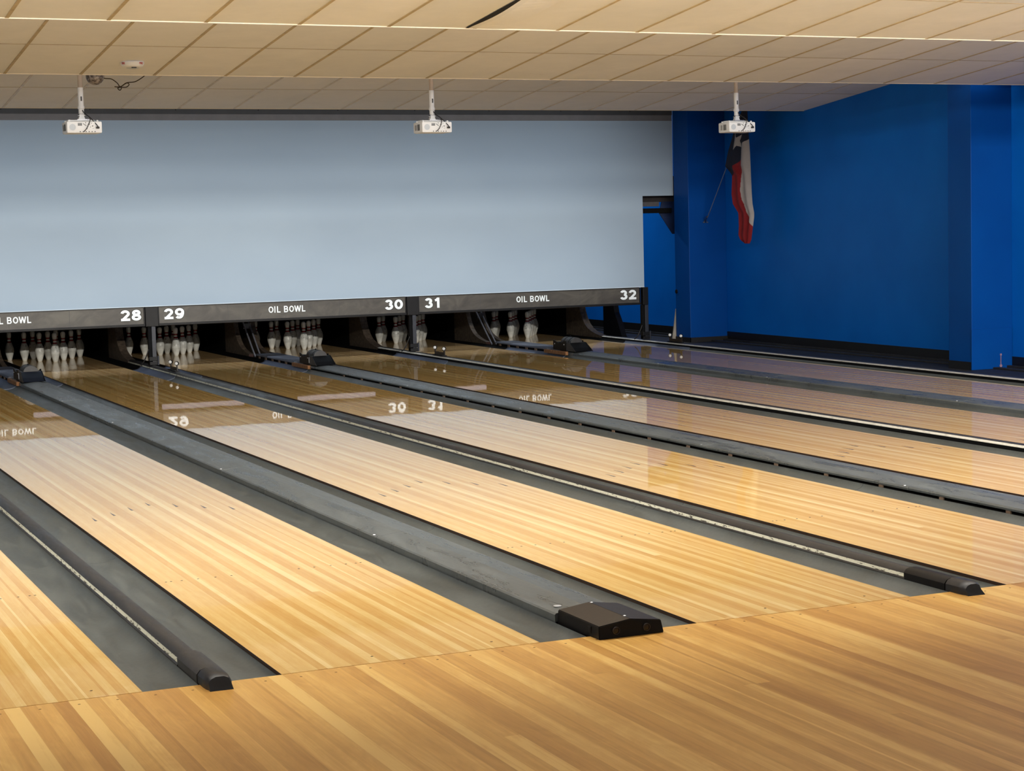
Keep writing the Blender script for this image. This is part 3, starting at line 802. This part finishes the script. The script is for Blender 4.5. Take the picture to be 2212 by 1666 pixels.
for n in (28, 29, 30, 31, 32):
    for k, (a, b) in SPOT.items():
        if (n, k) in ((32, 7), ): pass
        o = pin0 if first else pin0.copy()
        if not first: C.objects.link(o)
        first = False
        o.location = (LX[n]+LW/2+a*SP, 18.288+b*SP*.866, 0.0); o.rotation_euler = (0, 0, random.uniform(0, 6.28))
        tag(o, 'white bowling pin of lane %d, %s' % (n, WH[k]), 'bowling pin', 'bowling pins')

# ------------------------------------------------------------------ projectors
def projector(x, label, yaw=0.0):
    y = 10.55
    zc = Z0+SL*(EDGE[3]-y)
    e = empty('ceiling_projector', (x, y, zc), label, 'projector', 'projectors hanging from the ceiling')
    def ch(nm, bm, mt, par=None, **k): return mesh(nm, bm, mt, par or e, **k)
    Z = lambda z: z-zc
    bm = bmesh.new(); lathe(bm, [(.021, .0), (.021, Z(2.92))], 20); ch('pole', bm, m_beige, smooth=True)
    bm = bmesh.new(); lathe(bm, [(.0245, Z(2.95)), (.0245, Z(2.775))], 20); sl = ch('sleeve', bm, m_white, smooth=True)
    mesh('sleeve_mark', B(-.006, .006, -.0255, -.0235, Z(2.83), Z(2.87)), m_darkvent, sl)
    bm = bmesh.new(); lathe(bm, [(.030, Z(2.785)), (.030, Z(2.762)), (.024, Z(2.758)), (.024, Z(2.715))], 20); ch('collar', bm, m_white, smooth=True)
    ch('hinge', B(-.026, .026, -.018, .018, Z(2.705), Z(2.715)), m_darkvent)
    bm = bmesh.new(); prism(bm, [(-.032, Z(2.70)), (.032, Z(2.70)), (.018, Z(2.712)), (-.018, Z(2.712))], -.02, .02)
    prism(bm, [(-.018, Z(2.70)), (.018, Z(2.70)), (.030, Z(2.668)), (-.030, Z(2.668))], -.02, .02); ch('bracket', bm, m_white)
    ch('mount_plate', B(-.05, .06, -.06, .06, Z(2.660), Z(2.667)), m_steel)
    bm = bmesh.new()
    for s in (-1, 1):
        tube(bm, [(-.12, s*.05, Z(2.655)), (.10, s*.05, Z(2.655))], .006); 
    box(bm, -.125, -.11, -.06, .06, Z(2.645), Z(2.662)); ch('mount_arms', bm, m_white)
    bm = B(-.155, .155, -.125, .115, Z(2.540), Z(2.645), bev=.016); body = ch('body', bm, m_white, smooth=True)
    f = -.126
    bm = bmesh.new(); lathe(bm, [(.028, 0), (.028, -.0015)], 24, (-.105, f, Z(2.593)), 'y'); mesh('speaker_grille', bm, m_whitegrey, body)
    bm = bmesh.new()
    for i in range(3):
        for j in range(3): box(bm, -.058+i*.0125, -.048+i*.0125, f-.001, f+.001, Z(2.606)+j*.008, Z(2.612)+j*.008)
    mesh('rear_vent', bm, m_darkvent, body)
    bm = bmesh.new(); rr = random.Random(3)
    for i in range(16):
        px, pz = rr.uniform(-.015, .085), Z(2.575)+rr.uniform(0, .055); s = rr.uniform(.003, .007)
        box(bm, px, px+s*1.4, f-.001, f+.001, pz, pz+s)
    for i in range(6):
        lathe(bm, [(.0045, 0), (.0045, -.002)], 10, (-.04+i*.026, f, Z(2.553)), 'y')
    mesh('ports', bm, m_darkvent, body)
    mesh('power_plug', B(.100, .128, f-.016, f, Z(2.580), Z(2.597), bev=.002), m_cable, body)
    bm = bmesh.new()
    for i in range(5): box(bm, -.1565, -.154, -.06+i*.013, -.053+i*.013, Z(2.563), Z(2.622))
    for i in range(3): box(bm, -.1565, -.154, .025+i*.014, .029+i*.014, Z(2.566), Z(2.618))
    mesh('side_vent', bm, m_darkvent, body)
    for fx, fy in ((-.13, .07), (.12, -.09), (.12, .08), (-.13, -.09)):
        bm = bmesh.new(); lathe(bm, [(.010, Z(2.643)), (.010, Z(2.655)), (.006, Z(2.658))], 12, (fx, fy, 0)); mesh('foot', bm, m_white, body, smooth=True)
    bm = bmesh.new(); lathe(bm, [(.030, .112), (.030, .128), (.022, .130)], 20, (.07, 0, Z(2.592)), 'y'); mesh('lens', bm, m_darkvent, body, smooth=True)
    bm = bmesh.new(); tube(bm, smoothpts([(.005, -.026, Z(2.748)), (.02, -.04, Z(2.72)), (.055, -.075, Z(2.685)), (.085, -.11, Z(2.645)), (.112, -.145, Z(2.60)), (.114, -.138, Z(2.588))]), .0042); ch('power_cable', bm, m_cable, smooth=True)
    bm = bmesh.new(); tube(bm, smoothpts([(.055, -.075, Z(2.685)), (.05, -.12, Z(2.65)), (.03, -.14, Z(2.61)), (.012, -.145, Z(2.578)), (-.008, -.13, Z(2.553))]), .0035); ch('signal_cable', bm, m_cable, smooth=True)
    bm = bmesh.new(); lathe(bm, [(.05, 0), (.05, -.008)], 20, (0, 0, -.002)); ch('ceiling_plate', bm, m_beige)
    e.rotation_euler = (0, 0, yaw)
projector(1.318, 'white projector hanging at the far left, above numbers 28 and 29', .0)
projector(4.655, 'white projector hanging in the middle, left of centre above the grey screen wall', .02)
projector(8.03, 'white projector hanging at the right in front of the blue pillar and flag', -.02)

# ------------------------------------------------------------------ smoke alarm, mirror ball, cord
y = 8.76; zc = Z0+SL*(EDGE[2]-y)
e = empty('fire_alarm', (1.41, y, zc), 'round white ceiling alarm with FIRE in red on its rim', 'fire alarm')
bm = bmesh.new(); lathe(bm, [(.088, .006), (.094, -.004), (.090, -.022), (.078, -.036), (.055, -.044)], 40); mesh('base', bm, m_white, e, smooth=True)
bm = bmesh.new(); lathe(bm, [(.056, -.043), (.045, -.050), (.02, -.054), (.004, -.055)], 32); mesh('strobe_dome', bm, m_whitegrey, e, smooth=True)
bm = bmesh.new(); box(bm, -.02, .018, -.062, -.045, -.050, -.043); mesh('strobe', bm, m_darkvent, e)
for ang in (-.95, -2.7):
    c = bpy.data.curves.new('print', 'FONT'); c.body = 'FIRE'; c.size = .022; c.align_x = 'CENTER'; c.offset = .0006; c.extrude = .0005
    o = bpy.data.objects.new('print', c); C.objects.link(o); bpy.context.view_layer.update()
    me = bpy.data.meshes.new_from_object(o.evaluated_get(bpy.context.evaluated_depsgraph_get())); C.objects.unlink(o); bpy.data.objects.remove(o)
    for v in me.vertices:
        a = ang + v.co.x/.092; r_ = .0955 - (-.004-(v.co.y-.022))*.05; zz_ = v.co.y-.020
        r_ = .0945-.20*max(0, -.004-zz_)+v.co.z
        v.co = (r_*math.cos(a), r_*math.sin(a), zz_)
    me.materials.clear(); me.materials.append(m_ftext)
    link(bpy.data.objects.new('red_print', me), e)

e = empty('mirror_ball', (1.50, 10.8, 3.075), 'small silvery mosaic ball half hidden behind the ceiling edge near the left projector', 'mirror ball')
bm = bmesh.new(); R_ = .084; seg, rg = 20, 12; rows = []
for i in range(rg+1):
    a = PI*i/rg; rows.append([bm.verts.new((R_*math.sin(a)*math.cos(2*PI*k/seg), R_*math.sin(a)*math.sin(2*PI*k/seg), R_*math.cos(a))) for k in range(seg)])
for a, b in zip(rows[:-1], rows[1:]):
    for k in range(seg): bm.faces.new((a[k], a[(k+1) % seg], b[(k+1) % seg], b[k]))
bmesh.ops.remove_doubles(bm, verts=bm.verts, dist=.0005); mesh('ball', bm, m_mirror, e)
bm = bmesh.new(); tube(bm, [(0, 0, .08), (0, 0, Z0+SL*(EDGE[3]-10.8)-3.075)], .004); mesh('hanging_wire', bm, m_steel, e)
bm = bmesh.new()
cp = [(1.573, 3.058), (1.60, 3.054), (1.654, 3.048), (1.703, 3.013), (1.731, 2.982), (1.787, 3.014), (1.81, 3.002), (1.785, 2.978), (1.727, 2.976), (1.705, 2.967), (1.725, 2.949), (1.739, 2.968), (1.727, 2.982)]
tube(bm, smoothpts([(x, 10.82+.004*math.sin(i*2), z) for i, (x, z) in enumerate(cp)]), .0045)
tube(bm, smoothpts([(1.676, 10.815, 2.98), (1.731, 10.815, 2.981), (1.787, 10.82, 3.016), (1.872, 10.83, 3.03), (1.963, 10.84, 3.087), (2.04, 10.85, 3.16), (2.08, 10.86, Z0+SL*(EDGE[3]-10.86))]), .0045)
tag(mesh('knotted_cord', bm, m_cord, smooth=True), 'dark brown cord tied in a loose knot, hanging beside the mosaic ball', 'cord')

# ------------------------------------------------------------------ flag
fp = empty('flag', (10.461, 15.68, 1.62), 'Texas state flag in red, white and navy on a slanting pole against the blue pillar', 'flag')
def yz(p, dx=0): return (10.42-10.461+dx, p[0]-15.68, p[1]-1.62)
bm = bmesh.new(); tube(bm, [(0.0, -.012, .0), yz((15.56, 1.686), .02), yz((15.041, 2.346), .035), yz((14.50, 3.08), .035)], .0065, 10); mesh('pole', bm, plain('grey_pole', srgb(110, 120, 150), .35, .5), fp, smooth=True)
bm = bmesh.new(); lathe(bm, [(.022, 0), (.022, -.008)], 16, (0, 0, 0), 'y'); tube(bm, [(0, -.005, -.012), (-.02, -.05, .03), (-.03, -.11, .06)], .014, 10); box(bm, -.04, .04, -.012, -.004, -.02, -.008)
mesh('wall_bracket', bm, m_steel, fp, smooth=True)
Lp = [(14.585, 3.05), (14.585, 3.024), (14.794, 2.78), (14.87, 2.655), (14.962, 2.516), (15.042, 2.332), (14.90, 2.24), (14.856, 2.203), (14.872, 1.966), (14.838, 1.836), (14.697, 1.719), (14.693, 1.661), (14.688, 1.547), (14.706, 1.432), (14.665, 1.374), (14.552, 1.324)]  # flag edges, star and colour areas back-projected from image pixels onto one plane
Rp = [(14.444, 3.05), (14.444, 3.015), (14.437, 2.762), (14.421, 2.634), (14.409, 2.492), (14.403, 2.309), (14.401, 2.189), (14.385, 1.955), (14.367, 1.827), (14.328, 1.714), (14.330, 1.657), (14.361, 1.544), (14.393, 1.431), (14.408, 1.374), (14.452, 1.324)]
star = [(14.786, 2.751), (14.71, 2.688), (14.6, 2.726), (14.66, 2.642), (14.597, 2.557), (14.725, 2.584), (14.801, 2.531), (14.778, 2.637)]
white = [(14.581, 2.613), (14.426, 2.655), (14.2, 2.655), (14.2, 1.541), (14.361, 1.541), (14.484, 1.687), (14.552, 1.788), (14.62, 1.889), (14.651, 2.004), (14.62, 2.359), (14.59, 2.571)]
redp = [(14.575, 2.421), (14.822, 2.331), (14.847, 2.203), (15.2, 2.19), (15.2, 1.2), (14.0, 1.2), (14.0, 2.3)]
def edge_at(L, z):
    for (y1, z1), (y2, z2) in zip(L[:-1], L[1:]):
        if z2 <= z <= z1: return y1+(y2-y1)*(z1-z)/max(1e-6, z1-z2)
    return L[-1][0]
bm = bmesh.new(); NU, NV = 90, 380; grid = []
for j in range(NV+1):
    z = 3.05-(3.05-1.3245)*j/NV; a, b = edge_at(Lp, z), edge_at(Rp, z); row = []
    for i in range(NU+1):
        u = i/NU; yv = a+(b-a)*u
        amp = .006+.008*min(1, (3.05-z)/.8)
        dx = amp*math.sin(u*2*PI*2.2+.6*math.sin(z*3)) + .003*math.sin(u*17+z*2)
        row.append(bm.verts.new(yz((yv, z), dx)))
    grid.append(row)
for j in range(NV):
    for i in range(NU):
        f = bm.faces.new((grid[j][i], grid[j][i+1], grid[j+1][i+1], grid[j+1][i])); c = f.calc_center_median()
        q = (c.y+15.68, c.z+1.62)
        f.material_index = 1 if inpoly(*q, white) else 0 if inpoly(*q, redp) else 1 if inpoly(*q, star) else 2
        f.smooth = True
o = mesh('cloth', bm, [m_red, m_fwhite, m_navy], fp, normals=False)
md = o.modifiers.new('thick', 'SOLIDIFY'); md.thickness = .002

# ------------------------------------------------------------------ odds and ends
bm = bmesh.new()
prism(bm, [(10.155, .0), (10.235, .0), (10.232, .44), (10.222, .44)], 16.105, 16.125, axis='y')
tag(mesh('timber_wedge', bm, plain('pale_weathered_board', srgb(158, 150, 140), .7)), 'pale tapered board leaning on the left side of the blue pillar behind the divider', 'board')
bm = bmesh.new(); lathe(bm, [(.028, 0), (.028, -.012), (.018, -.016)], 16, (10.21, 16.055, .677), 'x')
tag(mesh('wall_knob', bm, m_black, smooth=True), 'small black round knob on the left face of the far blue pillar', 'knob')
